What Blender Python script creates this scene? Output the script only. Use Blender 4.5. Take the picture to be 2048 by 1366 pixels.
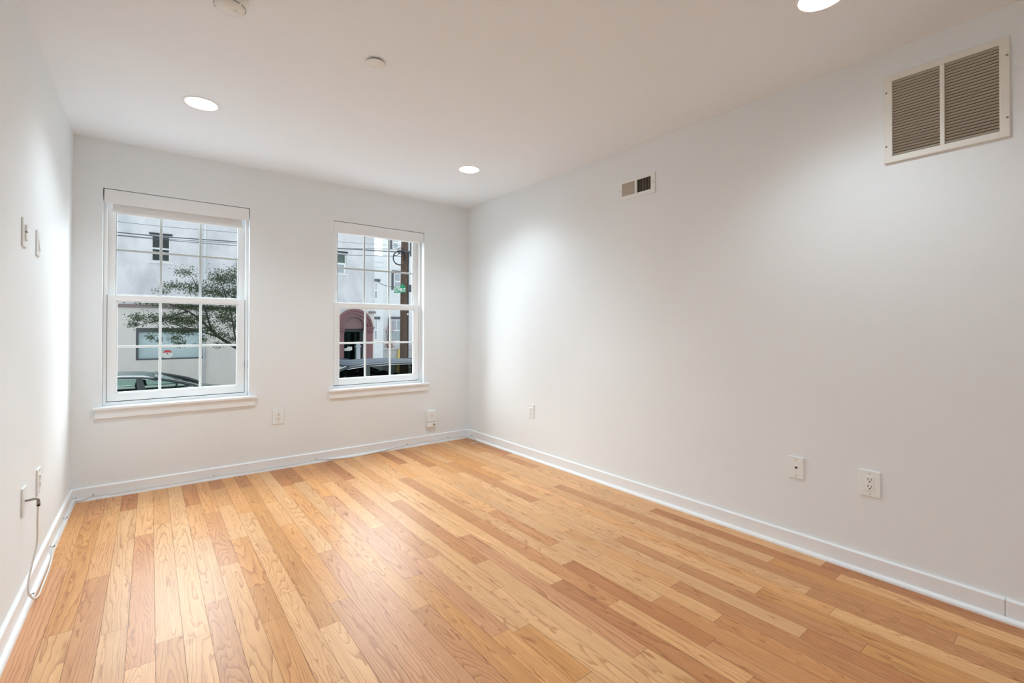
import bpy, bmesh, math, random
from mathutils import Vector, Matrix

# ------------------------------------------------------------------ scene, camera, light
sc = bpy.context.scene
C = sc.collection
for o in list(bpy.data.objects):
    bpy.data.objects.remove(o)
PI = math.pi
W, H = 3.098, 2.44              # room width, ceiling height; right wall x=0, back wall y=0
REAR = -6.6                     # wall behind the camera
STREET = -1.28                  # street level below the room's floor

cam_d = bpy.data.cameras.new('camera')
cam = bpy.data.objects.new('camera', cam_d)
C.objects.link(cam)
cam_d.sensor_width = 36.0
cam_d.lens = 930.669 / 2048 * 36.0
cam_d.shift_y = -(683 - 651.758) / 2048
cam_d.clip_start, cam_d.clip_end = 0.02, 300
yaw, pit, rol = 0.6604, 0.0077, 0.0018
fw = Vector((math.sin(yaw) * math.cos(pit), math.cos(yaw) * math.cos(pit), math.sin(pit)))
r0 = Vector((math.cos(yaw), -math.sin(yaw), 0)); u0 = r0.cross(fw)
rt = r0 * math.cos(rol) + u0 * math.sin(rol); up = u0 * math.cos(rol) - r0 * math.sin(rol)
m = Matrix((rt, up, -fw)).transposed().to_4x4()
m.translation = Vector((-2.6855, -4.2134, 1.1494))
cam.matrix_world = m
sc.camera = cam

sc.view_settings.view_transform = 'Standard'
sc.view_settings.look = 'None'
sc.view_settings.gamma = 1
sc.view_settings.use_curve_mapping = False
sc.view_settings.exposure = 0.12

world = bpy.data.worlds.new('overcast_sky'); sc.world = world
world.use_nodes = True
bg = world.node_tree.nodes['Background']
bg.inputs['Color'].default_value = (0.965, 0.975, 1.0, 1)
bg.inputs['Strength'].default_value = 0.97

sd = bpy.data.lights.new('soft_sun', 'SUN')     # bright overcast glow over the houses opposite
sd.energy = 21.0; sd.angle = math.radians(110); sd.color = (0.91, 0.968, 1.01)
so = bpy.data.objects.new('soft_sun', sd); C.objects.link(so)
so.rotation_euler = Vector((0.05, -1, -math.tan(math.radians(23)))).to_track_quat('-Z', 'Y').to_euler()
so.location = (0, 8, 12)

LAMP, LAMP_REAR = 38.0, 25.0     # watts of the recessed lights: window end, dimmed rear end with added fill lights
sc.cycles.max_bounces = 14
sc.cycles.diffuse_bounces = 8
sc.cycles.transparent_max_bounces = 24
sc.cycles.sample_clamp_indirect = 6.0
sc.cycles.use_denoising = True
random.seed(7)

# ------------------------------------------------------------------ materials
def s2l(c):
    return tuple(((v / 255) / 12.92 if v / 255 <= 0.04045 else ((v / 255 + 0.055) / 1.055) ** 2.4) for v in c)

def mat(name, rgb, rough=0.5, metal=0.0, noise=0.0, scale=30, bump=0.0, spec=0.5):
    """Principled paint with a faint procedural mottling and optional bump."""
    M = bpy.data.materials.new(name); M.use_nodes = True
    nt = M.node_tree; b = nt.nodes['Principled BSDF']
    col = (*s2l(rgb), 1)
    b.inputs['Base Color'].default_value = col
    b.inputs['Roughness'].default_value = rough
    b.inputs['Metallic'].default_value = metal
    b.inputs['Specular IOR Level'].default_value = spec
    if noise or bump:
        tc = nt.nodes.new('ShaderNodeTexCoord')
        nz = nt.nodes.new('ShaderNodeTexNoise'); nz.inputs['Scale'].default_value = scale
        nz.inputs['Detail'].default_value = 4
        nt.links.new(tc.outputs['Object'], nz.inputs['Vector'])
        if noise:
            mx = nt.nodes.new('ShaderNodeMix'); mx.data_type = 'RGBA'
            mx.inputs['A'].default_value = tuple(v * (1 - noise) for v in col[:3]) + (1,)
            mx.inputs['B'].default_value = tuple(min(1, v * (1 + noise)) for v in col[:3]) + (1,)
            nt.links.new(nz.outputs['Fac'], mx.inputs['Factor'])
            nt.links.new(mx.outputs['Result'], b.inputs['Base Color'])
        if bump:
            bp = nt.nodes.new('ShaderNodeBump'); bp.inputs['Strength'].default_value = bump
            bp.inputs['Distance'].default_value = 0.002
            nt.links.new(nz.outputs['Fac'], bp.inputs['Height'])
            nt.links.new(bp.outputs['Normal'], b.inputs['Normal'])
    return M

def glass_mat(name, tint, refl=0.6):
    """Thin pane: clear transmission with Fresnel reflection."""
    M = bpy.data.materials.new(name); M.use_nodes = True
    nt = M.node_tree; nt.nodes.remove(nt.nodes['Principled BSDF'])
    out = nt.nodes['Material Output']
    tr = nt.nodes.new('ShaderNodeBsdfTransparent'); tr.inputs['Color'].default_value = (*tint, 1)
    gl = nt.nodes.new('ShaderNodeBsdfGlossy'); gl.inputs['Roughness'].default_value = 0.02
    fr = nt.nodes.new('ShaderNodeFresnel'); fr.inputs['IOR'].default_value = 0.97
    ml = nt.nodes.new('ShaderNodeMath'); ml.operation = 'MULTIPLY'; ml.inputs[1].default_value = refl
    mx = nt.nodes.new('ShaderNodeMixShader')
    nt.links.new(fr.outputs[0], ml.inputs[0]); nt.links.new(ml.outputs[0], mx.inputs[0])
    nt.links.new(tr.outputs[0], mx.inputs[1]); nt.links.new(gl.outputs[0], mx.inputs[2])
    nt.links.new(mx.outputs[0], out.inputs['Surface'])
    return M

def emit_mat(name, rgb, strength):
    M = bpy.data.materials.new(name); M.use_nodes = True
    b = M.node_tree.nodes['Principled BSDF']
    b.inputs['Base Color'].default_value = (0.8, 0.8, 0.8, 1)
    b.inputs['Emission Color'].default_value = (*rgb, 1)
    b.inputs['Emission Strength'].default_value = strength
    return M

def stained_stucco(name, rgb, dark, scale=(0.8, 0.8, 0.5), amount=0.5):
    """White painted stucco with soft grey weathering."""
    M = mat(name, rgb, 0.85)
    nt = M.node_tree; b = nt.nodes['Principled BSDF']
    tc = nt.nodes.new('ShaderNodeTexCoord'); mp = nt.nodes.new('ShaderNodeMapping')
    mp.inputs['Scale'].default_value = scale
    nz = nt.nodes.new('ShaderNodeTexNoise'); nz.inputs['Scale'].default_value = 1.6
    nz.inputs['Detail'].default_value = 8; nz.inputs['Roughness'].default_value = 0.62
    rp = nt.nodes.new('ShaderNodeValToRGB')
    rp.color_ramp.elements[0].position = 0.42; rp.color_ramp.elements[0].color = (0, 0, 0, 1)
    rp.color_ramp.elements[1].position = 0.72; rp.color_ramp.elements[1].color = (amount,) * 3 + (1,)
    mx = nt.nodes.new('ShaderNodeMix'); mx.data_type = 'RGBA'
    mx.inputs['A'].default_value = (*s2l(rgb), 1); mx.inputs['B'].default_value = (*s2l(dark), 1)
    nt.links.new(tc.outputs['Object'], mp.inputs['Vector']); nt.links.new(mp.outputs['Vector'], nz.inputs['Vector'])
    nt.links.new(nz.outputs['Fac'], rp.inputs['Fac']); nt.links.new(rp.outputs['Color'], mx.inputs['Factor'])
    nt.links.new(mx.outputs['Result'], b.inputs['Base Color'])
    return M

def oak_mat():
    """Oak strip flooring: each board's tone and seed come from face attributes, grain is procedural."""
    M = bpy.data.materials.new('oak_strip_floor'); M.use_nodes = True
    nt = M.node_tree; N = nt.nodes; L = nt.links
    b = N['Principled BSDF']
    def node(t, **k):
        n = N.new(t)
        for a, v in k.items(): setattr(n, a, v)
        return n
    def math_(op, a, b_=None, c=None):
        n = node('ShaderNodeMath', operation=op)
        for i, v in enumerate((a, b_, c)):
            if v is None: continue
            if isinstance(v, (int, float)): n.inputs[i].default_value = v
            else: L.new(v, n.inputs[i])
        return n.outputs[0]
    tone = node('ShaderNodeAttribute', attribute_name='tone').outputs['Color']
    seed = node('ShaderNodeAttribute', attribute_name='seed').outputs['Fac']
    geo = node('ShaderNodeTexCoord').outputs['Object']
    sep = node('ShaderNodeSeparateXYZ'); L.new(geo, sep.inputs[0])
    so_ = math_('MULTIPLY', seed, 61.7)
    def coords(sx, sy, off=0.0):
        c = node('ShaderNodeCombineXYZ')
        L.new(math_('MULTIPLY', sep.outputs['X'], sx), c.inputs[0])
        L.new(math_('MULTIPLY', sep.outputs['Y'], sy), c.inputs[1])
        L.new(math_('ADD', so_, off), c.inputs[2])
        return c.outputs[0]
    def noise(vec, scale, detail=2.0, rough=0.5, dist=0.0):
        n = node('ShaderNodeTexNoise'); n.inputs['Scale'].default_value = scale
        n.inputs['Detail'].default_value = detail; n.inputs['Roughness'].default_value = rough
        n.inputs['Distortion'].default_value = dist
        L.new(vec, n.inputs['Vector']); return n.outputs['Fac']
    # cathedral figure: contour lines of a smooth field stretched along the board
    ysc = math_('ADD', 0.18, math_('MULTIPLY', math_('FRACT', math_('MULTIPLY', seed, 13.7)), 0.75))
    cf = node('ShaderNodeCombineXYZ')
    L.new(math_('MULTIPLY', sep.outputs['X'], 9.5), cf.inputs[0]); L.new(math_('MULTIPLY', sep.outputs['Y'], ysc), cf.inputs[1]); L.new(so_, cf.inputs[2])
    field = noise(cf.outputs[0], 1.0, 1.5, 0.4, 0.3)
    warp = noise(coords(40, 9, 3.0), 1.0, 2, 0.5)
    freq = math_('ADD', 19.0, math_('MULTIPLY', math_('FRACT', math_('MULTIPLY', seed, 7.31)), 24.0))
    ph = math_('FRACT', math_('MULTIPLY', math_('ADD', field, math_('MULTIPLY', warp, 0.045)), freq))
    ring = math_('ADD', math_('POWER', ph, 8.0), math_('MULTIPLY', ph, 0.16))                       # sharp on one side like late wood
    ring = math_('MULTIPLY', ring, math_('SUBTRACT', 1.0, math_('POWER', ph, 22.0)))
    # pores and streaks along the grain
    pores = noise(coords(420, 9, 9.0), 1.0, 2, 0.6)
    pores = math_('SMOOTH_MAX', math_('SUBTRACT', pores, 0.52), 0.0, 0.02)
    streak = noise(coords(70, 1.6, 17.0), 1.0, 3, 0.55)
    blotch = noise(coords(9, 2.6, 29.0), 1.0, 2, 0.5)
    knot = noise(coords(15, 5.5, 43.0), 1.0, 1, 0.4)
    kn = node('ShaderNodeMapRange'); kn.inputs['From Min'].default_value = 0.735; kn.inputs['From Max'].default_value = 0.86
    L.new(knot, kn.inputs['Value'])
    dark = math_('ADD', math_('MULTIPLY', ring, 0.95), math_('MULTIPLY', pores, 1.5))
    dark = math_('ADD', dark, math_('MULTIPLY', math_('SUBTRACT', streak, 0.5), 0.40))
    dark = math_('ADD', dark, math_('MULTIPLY', math_('SUBTRACT', blotch, 0.5), 0.42))
    dark = math_('ADD', dark, math_('MULTIPLY', kn.outputs[0], 0.9))
    cl = node('ShaderNodeClamp'); cl.inputs['Min'].default_value = -0.25; cl.inputs['Max'].default_value = 1.0
    L.new(dark, cl.inputs['Value'])
    mulc = node('ShaderNodeMix', data_type='RGBA', blend_type='MULTIPLY')
    mulc.inputs['Factor'].default_value = 1.0
    L.new(tone, mulc.inputs['A'])
    # grain colour: warm brown multiplier
    grain = node('ShaderNodeMix', data_type='RGBA', clamp_factor=False)
    grain.inputs['A'].default_value = (1, 1, 1, 1); grain.inputs['B'].default_value = (0.44, 0.25, 0.14, 1)
    L.new(cl.outputs[0], grain.inputs['Factor'])
    L.new(grain.outputs['Result'], mulc.inputs['B'])
    L.new(mulc.outputs['Result'], b.inputs['Base Color'])
    b.inputs['Roughness'].default_value = 0.36
    b.inputs['Specular IOR Level'].default_value = 0.28
    bp = node('ShaderNodeBump'); bp.inputs['Strength'].default_value = 0.12; bp.inputs['Distance'].default_value = 0.002
    L.new(math_('ADD', streak, math_('MULTIPLY', blotch, 1.5)), bp.inputs['Height'])
    L.new(bp.outputs['Normal'], b.inputs['Normal'])
    return M

M_wall = mat('white_wall_paint', (235, 241, 244), 0.62, noise=0.012, scale=3, bump=0.05)
M_ceil = mat('white_ceiling_paint', (238, 246, 254), 0.85, noise=0.01, scale=2)
M_trim = mat('white_trim_paint', (239, 243, 246), 0.35, noise=0.01, scale=6)
M_vinyl = mat('white_vinyl', (239, 243, 245), 0.3, noise=0.008, scale=8)
M_gasket = mat('dark_gasket', (70, 70, 68), 0.7)
M_grid = mat('pale_grey_grille_bar', (192, 194, 194), 0.4)
M_plate = mat('white_plastic_plate', (238, 243, 244), 0.28, noise=0.006, scale=40)
M_slot = mat('dark_slot', (38, 35, 33), 0.6)
M_screw = mat('painted_screw', (176, 172, 166), 0.4, 0.3)
M_grille = mat('cream_grille_enamel', (232, 232, 226), 0.42, noise=0.01, scale=20)
M_louvre = mat('shaded_louvre_enamel', (200, 193, 180), 0.45, noise=0.02, scale=20)  # grille enamel darkened: the slats' shade is put into the colour
M_duct = mat('dark_duct_metal', (58, 54, 50), 0.7)
M_metal = mat('nickel_metal', (150, 146, 142), 0.32, 0.85)
M_cable = mat('white_cable_jacket', (222, 220, 215), 0.45)
M_shade = mat('white_shade_fabric', (238, 238, 238), 0.8, noise=0.02, scale=200)
M_glass = glass_mat('window_glass', (0.97, 0.985, 0.985))
M_lens = emit_mat('lit_lens', (0.93, 0.98, 1.0), 40.0)
M_subfloor = mat('dark_floor_seam', (62, 40, 26), 0.8)
M_oak = oak_mat()
M_stucco = stained_stucco('white_stucco', (232, 236, 241), (172, 180, 188), amount=0.62)
M_stucco2 = stained_stucco('warm_white_stucco', (228, 228, 224), (204, 206, 204), amount=0.6)
M_white2 = mat('white_clapboard', (232, 238, 240), 0.8, noise=0.04, scale=2)
M_taupe = mat('taupe_trim_paint', (142, 130, 130), 0.7, noise=0.08, scale=4)
M_maroon = mat('maroon_masonry_paint', (134, 100, 104), 0.7, noise=0.08, scale=5)
M_maroon2 = mat('dusty_maroon_panel', (140, 116, 118), 0.75, noise=0.06, scale=4)
M_darkframe = mat('dark_green_black_frame', (48, 58, 60), 0.5)
M_greyframe = mat('grey_steel_frame', (88, 94, 98), 0.5)
M_tealpane = mat('pale_teal_blind_behind_glass', (184, 208, 212), 0.25, noise=0.05, scale=1.5)
M_darkpane = mat('dark_window_pane', (46, 58, 60), 0.15, noise=0.2, scale=3)
M_greenpane = mat('muted_green_pane', (104, 128, 122), 0.2, noise=0.2, scale=3)
M_greypane = mat('grey_blue_pane', (176, 188, 194), 0.2, noise=0.1, scale=2)
M_bark = mat('dark_bark', (62, 58, 54), 0.9, noise=0.25, scale=20)
M_pole = mat('weathered_brown_pole_wood', (96, 80, 70), 0.9, noise=0.3, scale=9)
M_leaf = mat('green_leaf', (72, 90, 60), 0.6, noise=0.4, scale=4)
M_redleaf = mat('red_leaf', (186, 120, 112), 0.6, noise=0.2, scale=6)
M_rubber = mat('black_rubber', (40, 42, 44), 0.6)
M_wire = mat('grey_black_wire', (84, 92, 98), 0.6)
M_signgreen = mat('green_sign_sheet', (24, 146, 104), 0.35)
M_signwhite = mat('white_sign_letter', (236, 244, 240), 0.4)
M_signred = mat('red_sticker', (206, 84, 96), 0.5)
M_yellow = mat('yellow_plastic', (226, 206, 120), 0.5)
M_asphalt = mat('grey_asphalt', (146, 149, 153), 0.9, noise=0.15, scale=14)
M_concrete = mat('pale_concrete', (196, 197, 196), 0.9, noise=0.1, scale=5)
M_brick = mat('painted_brick', (190, 176, 168), 0.9, noise=0.1, scale=5)
M_carpaint = mat('dark_grey_green_car_paint', (60, 76, 76), 0.3, 0.0)
M_suvpaint = mat('slate_blue_car_paint', (30, 42, 54), 0.6, 0.0, spec=0.06)
M_chrome = mat('bright_trim', (200, 206, 210), 0.2, 0.9)
M_seat = mat('charcoal_seat_cloth', (46, 52, 56), 0.8)
M_carglass = glass_mat('green_car_glass', (0.66, 0.82, 0.78), 0.8)
M_suvglass = glass_mat('dark_privacy_glass', (0.34, 0.36, 0.35), 1.0)
M_doorglass = glass_mat('door_glass', (0.35, 0.42, 0.4), 1.0)

# ------------------------------------------------------------------ builders
def link(name, me, mats, parent=None):
    o = bpy.data.objects.new(name, me)
    for mm in (mats if isinstance(mats, (list, tuple)) else [mats]): me.materials.append(mm)
    C.objects.link(o)
    if parent is not None: o.parent = parent
    return o

class MB:
    """Collects shapes and links them as ONE mesh object."""
    def __init__(s): s.bm = bmesh.new(); s.mi = 0
    def use(s, i): s.mi = i; return s
    def _faces(s, fs):
        for f in fs: f.material_index = s.mi
    def box(s, x0, x1, y0, y1, z0, z1, bev=0.0, seg=2):
        t = bmesh.new()
        bmesh.ops.create_cube(t, size=1)
        for v in t.verts:
            v.co = Vector(((x0 + x1) / 2 + v.co.x * (x1 - x0), (y0 + y1) / 2 + v.co.y * (y1 - y0), (z0 + z1) / 2 + v.co.z * (z1 - z0)))
        if bev: bmesh.ops.bevel(t, geom=t.edges[:], offset=bev, segments=seg, affect='EDGES', profile=0.5)
        s.merge(t); return s
    def merge(s, t, mtx=None, smooth=False):
        if mtx is not None: t.transform(mtx)
        mp = {v: s.bm.verts.new(v.co) for v in t.verts}
        for f in t.faces:
            try:
                g = s.bm.faces.new([mp[v] for v in f.verts]); g.material_index = s.mi; g.smooth = smooth or f.smooth
            except ValueError: pass
        t.free()
    def poly(s, pts):
        f = s.bm.faces.new([s.bm.verts.new(p) for p in pts]); f.material_index = s.mi; return s
    def prism(s, pts, d):
        """Extrude a planar polygon by vector d."""
        d = Vector(d)
        a = [s.bm.verts.new(Vector(p)) for p in pts]; b = [s.bm.verts.new(Vector(p) + d) for p in pts]
        n = len(pts)
        s._faces([s.bm.faces.new(a), s.bm.faces.new(b[::-1])])
        s._faces([s.bm.faces.new((a[i], b[i], b[(i + 1) % n], a[(i + 1) % n])) for i in range(n)])
        return s
    def tube(s, pts, r, n=10, caps=True):
        pts = [Vector(p) for p in pts]
        rs = r if isinstance(r, (list, tuple)) else [r] * len(pts)
        rings = []; ref = None
        for i, p in enumerate(pts):
            d = (pts[min(i + 1, len(pts) - 1)] - pts[max(i - 1, 0)]).normalized()
            if ref is None:
                ref = d.orthogonal().normalized()
            ref = (ref - d * ref.dot(d)).normalized()
            bn = d.cross(ref)
            rings.append([s.bm.verts.new(p + (ref * math.cos(2 * PI * k / n) + bn * math.sin(2 * PI * k / n)) * rs[i]) for k in range(n)])
        for a, b in zip(rings, rings[1:]):
            for k in range(n):
                f = s.bm.faces.new((a[k], a[(k + 1) % n], b[(k + 1) % n], b[k])); f.smooth = True; f.material_index = s.mi
        if caps: s._faces([s.bm.faces.new(rings[0][::-1]), s.bm.faces.new(rings[-1])])
        return s
    def lathe(s, prof, axis_m, n=40):
        """prof: (r, h) pairs about local Z, placed by axis_m."""
        rings = []
        for r, h in prof:
            if r < 1e-6: rings.append([s.bm.verts.new(axis_m @ Vector((0, 0, h)))])
            else: rings.append([s.bm.verts.new(axis_m @ Vector((r * math.cos(2 * PI * k / n), r * math.sin(2 * PI * k / n), h))) for k in range(n)])
        for a, b in zip(rings, rings[1:]):
            for k in range(n):
                q = [a[k % len(a)], a[(k + 1) % len(a)], b[(k + 1) % len(b)], b[k % len(b)]]
                q = list(dict.fromkeys(q))
                if len(q) < 3: continue
                f = s.bm.faces.new(q); f.smooth = True; f.material_index = s.mi
        return s
    def build(s, name, mats, parent=None, autosmooth=False):
        bmesh.ops.recalc_face_normals(s.bm, faces=s.bm.faces[:])
        me = bpy.data.meshes.new(name); s.bm.to_mesh(me); s.bm.free()
        return link(name, me, mats, parent)

def T(x, y, z): return Matrix.Translation((x, y, z))
def smooth_path(pts, k=6):
    """Catmull-Rom through pts."""
    P = [Vector(p) for p in pts]; out = []
    for i in range(len(P) - 1):
        a, b, c, d = P[max(i - 1, 0)], P[i], P[i + 1], P[min(i + 2, len(P) - 1)]
        for j in range(k):
            t = j / k
            out.append(0.5 * ((2 * b) + (c - a) * t + (2 * a - 5 * b + 4 * c - d) * t * t + (3 * b - a - 3 * c + d) * t ** 3))
    out.append(P[-1]); return out

def tag(o, label=None, cat=None, group=None, kind=None):
    if label: o['label'] = label
    if cat: o['category'] = cat
    if group: o['group'] = group
    if kind: o['kind'] = kind
    return o

def empty(name, loc, rz=0.0):
    o = bpy.data.objects.new(name, None); o.location = loc; o.rotation_euler = (0, 0, rz)
    o.empty_display_size = 0.05; C.objects.link(o); return o

def copy_tree(o, parent=None):
    c = o.copy(); C.objects.link(c)
    if parent is not None: c.parent = parent
    for ch in list(o.children): copy_tree(ch, c)
    return c

def struct(o): o['kind'] = 'structure'; return o

# ------------------------------------------------------------------ room shell
# floor: oak boards 82.6 mm wide running towards the window wall; board ends read off the photograph
TONES = {'L': (226, 177, 125), 'M': (219, 164, 108), 'O': (213, 155, 95), 'T': (205, 148, 98), 'P': (208, 155, 112), 'D': (194, 134, 86)}  # D: darkest boards; those along the window wall have shade put into their tone
COLS = {0: [(-1.107, 'M', 'P')], 1: [(-0.457, 'T', 'O')], 2: [(-1.334, 'M', 'T')], 3: [(-0.387, 'D', 'L'), (-1.883, 'L', 'L')],
 4: [(-0.899, 'L', 'T')], 5: [(-0.776, 'M', 'L')], 6: [(-1.448, 'L', 'L'), (-2.114, 'L', 'L')], 7: [(-0.537, 'D', 'M'), (-1.141, 'M', 'L'), (-1.891, 'L', 'P')],
 8: [(-0.764, 'M', 'T'), (-1.568, 'T', 'L')], 9: [(-0.272, 'D', 'M'), (-0.672, 'M', 'L'), (-1.267, 'L', 'O'), (-1.863, 'O', 'O'), (-2.177, 'O', 'O')],
 10: [(-0.889, 'M', 'L'), (-1.499, 'L', 'L'), (-2.004, 'M', 'L'), (-2.658, 'T', 'L')], 11: [(-0.35, 'D', 'O'), (-2.343, 'T', 'L')],
 12: [(-0.791, 'M', 'L'), (-1.238, 'L', 'M'), (-2.204, 'L', 'P')], 13: [(-1.717, 'L', 'P')], 14: [(-0.5, 'D', 'M'), (-2.062, 'L', 'P')],
 15: [(-0.468, 'D', 'L'), (-1.238, 'L', 'M'), (-2.459, 'L', 'T')], 16: [(-0.9, 'M', 'P'), (-2.217, 'P', 'O')], 17: [(-0.6, 'M', 'L'), (-1.6, 'L', 'P')],
 18: [(-2.1, 'T', 'L'), (-2.816, 'L', 'O'), (-3.137, 'O', 'L')], 19: [(-0.64, 'D', 'L'), (-1.913, 'L', 'L'), (-2.54, 'L', 'L')], 20: [(-1.275, 'L', 'T'), (-2.3, 'T', 'L')],
 21: [(-1.1, 'M', 'L'), (-2.0, 'L', 'P'), (-3.182, 'P', 'L')], 22: [(-2.661, 'L', 'D')], 23: [(-0.43, 'M', 'L'), (-0.861, 'L', 'T'), (-1.862, 'T', 'T'), (-2.924, 'D', 'L'), (-3.481, 'O', 'T')],
 24: [(-0.9, 'M', 'L'), (-2.015, 'L', 'L'), (-2.566, 'L', 'D'), (-3.305, 'D', 'T')], 25: [(-0.5, 'D', 'L'), (-1.809, 'L', 'T'), (-2.38, 'T', 'L'), (-3.019, 'L', 'T')],
 26: [(-1.2, 'L', 'L'), (-2.611, 'M', 'L'), (-3.248, 'L', 'T')], 27: [(-0.719, 'D', 'L'), (-2.3, 'L', 'M'), (-3.0, 'M', 'T')], 28: [(-1.0, 'O', 'L'), (-2.426, 'L', 'L'), (-3.493, 'O', 'D')],
 29: [(-0.7, 'L', 'T'), (-1.843, 'T', 'L'), (-2.543, 'L', 'T'), (-2.925, 'T', 'T'), (-3.659, 'T', 'O')], 30: [(-1.357, 'O', 'L'), (-2.2, 'L', 'L'), (-3.256, 'T', 'O')],
 31: [(-0.974, 'O', 'L'), (-2.097, 'L', 'M'), (-3.508, 'T', 'L')], 32: [(-1.2, 'M', 'L'), (-2.404, 'L', 'L'), (-3.392, 'L', 'T')], 33: [(-1.704, 'L', 'T'), (-2.8, 'T', 'T')],
 34: [(-0.6, 'O', 'L'), (-1.9, 'L', 'L')], 35: [(-1.27, 'T', 'L'), (-2.413, 'L', 'D'), (-3.426, 'D', 'L')], 36: [(-0.8, 'D', 'L'), (-3.341, 'L', 'D')]}
BW, X0 = 0.0826, -2.995
bm = bmesh.new()
tone_l = bm.faces.layers.float_color.new('tone'); seed_l = bm.faces.layers.float.new('seed')
rnd = random.Random(11)
def jitter(c):
    k = 1 + rnd.uniform(-0.05, 0.05); w = rnd.uniform(-0.03, 0.03)
    c = s2l(c); return (c[0] * k * (1 + w), c[1] * k, c[2] * k * (1 - w * 1.5), 1)
def board(x0, x1, ya, yb, tone):
    g = 0.0005
    f = bm.faces.new([bm.verts.new(p) for p in ((x0 + g, yb + g, 0), (x1 - g, yb + g, 0), (x1 - g, ya - g, 0), (x0 + g, ya - g, 0))])
    f[tone_l] = jitter(TONES[tone]); f[seed_l] = rnd.random()
for c in range(-1, 38):
    x0 = X0 + BW * (c - 1); x1 = min(x0 + BW, 0.0); x0 = max(x0, -W)
    if x1 - x0 < 0.004: continue
    ends = sorted(COLS.get(c, []), key=lambda e: -e[0]); y = 0.0
    t = ends[0][1] if ends else rnd.choice('LLMT')
    segs = []
    for i, (ye, far, near) in enumerate(ends):
        segs.append((y, ye, t)); y = ye; t = near
    while y > REAR:
        ye = max(y - rnd.uniform(0.75, 1.5), REAR)
        if ye - REAR < 0.2: ye = REAR
        segs.append((y, ye, t)); y = ye; t = rnd.choice('LLMMTTOPD')
    for a, b_, t in segs: board(x0, x1, a, b_, t)
base = bm.faces.new([bm.verts.new(p) for p in ((-W, REAR, -0.0025), (0, REAR, -0.0025), (0, 0, -0.0025), (-W, 0, -0.0025))])
base.material_index = 1
me = bpy.data.meshes.new('floor'); bm.to_mesh(me); bm.free()
floor = struct(link('floor', me, [M_oak, M_subfloor]))

DOWN = [(-2.463, -1.020), (-.661, -1.040), (-.637, -3.531), (-2.463, -3.53), (-2.463, -5.6), (-.661, -5.6)]  # the seen lights, then the added ones behind the view
ceil = struct(MB().box(-W - .15, .15, REAR - .15, .25, H, H + .15).build('ceiling', M_ceil))
b = MB()
for x, y in DOWN: b.lathe([(.0001, -.05), (.080, -.05), (.080, .04), (.0001, .04)], Matrix.Translation((x, y, H)), 48)
cut = b.build('cutter', M_ceil)
bo = ceil.modifiers.new('holes', 'BOOLEAN'); bo.operation = 'DIFFERENCE'; bo.solver = 'EXACT'; bo.object = cut
bpy.context.view_layer.update()
me = bpy.data.meshes.new_from_object(ceil.evaluated_get(bpy.context.evaluated_depsgraph_get()))
ceil.modifiers.clear(); ceil.data = me; me.name = 'ceiling'
bpy.data.objects.remove(cut)
struct(MB().box(-W - .15, -W, REAR, 0, -.1, H).build('wall_left', M_wall))
struct(MB().box(0, .15, REAR, 0, -.1, H).build('wall_right', M_wall))
struct(MB().box(-W - .15, .15, REAR - .15, REAR, -.1, H).build('wall_front', M_wall))
WIN = [(-2.947, -2.064), (-1.409, -0.527)]      # the two window openings
WZ0, WZ1 = 0.596, 2.113
b = MB(); TH = 0.22
xs = [-W - .15, WIN[0][0], WIN[0][1], WIN[1][0], WIN[1][1], .15]
for i in (0, 2, 4): b.box(xs[i], xs[i + 1], 0, TH, STREET - .05, H)
for i in (1, 3):
    b.box(xs[i], xs[i + 1], 0, TH, WZ1, H); b.box(xs[i], xs[i + 1], 0, TH, STREET - .05, WZ0)
struct(b.build('wall_back', M_wall))

# baseboards with quarter-round shoe
BH, BT = 0.0885, 0.013
def baseboard(name, p0, p1, inward, gaps=()):
    p0, p1, inward = Vector(p0), Vector(p1), Vector(inward)
    prof = [(0, 0), (BT, 0), (BT, BH - .006), (BT - .004, BH - .001), (BT - .006, BH), (0, BH)]
    d = p1 - p0; cuts = [0.0] + list(gaps) + [1.0]
    b = MB()
    for a, c in zip(cuts, cuts[1:]):
        s = p0 + d * a; e = p0 + d * c
        dn = d.normalized()
        if a > 0: s = s + dn * .0008
        if c < 1: e = e - dn * .0008
        b.prism([s + inward * u + Vector((0, 0, v)) for u, v in prof], e - s)
    o = struct(b.build(name, M_trim))
    q = [(BT, 0), (BT + .016, 0)] + [(BT + .016 * math.cos(a), .003 + .016 * math.sin(a)) for a in [i * PI / 12 for i in range(0, 7)]]
    s = MB().prism([p0 + inward * u + Vector((0, 0, v)) for u, v in q], d)
    s.build('shoe_molding', M_trim, o)
    return o
baseboard('baseboard_back', (-W, 0, 0), (0, 0, 0), (0, -1, 0))
baseboard('baseboard_left', (-W, REAR, 0), (-W, 0, 0), (1, 0, 0))
baseboard('baseboard_right', (0, REAR, 0), (0, 0, 0), (-1, 0, 0), gaps=((-3.951 - REAR) / -REAR,))

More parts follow.
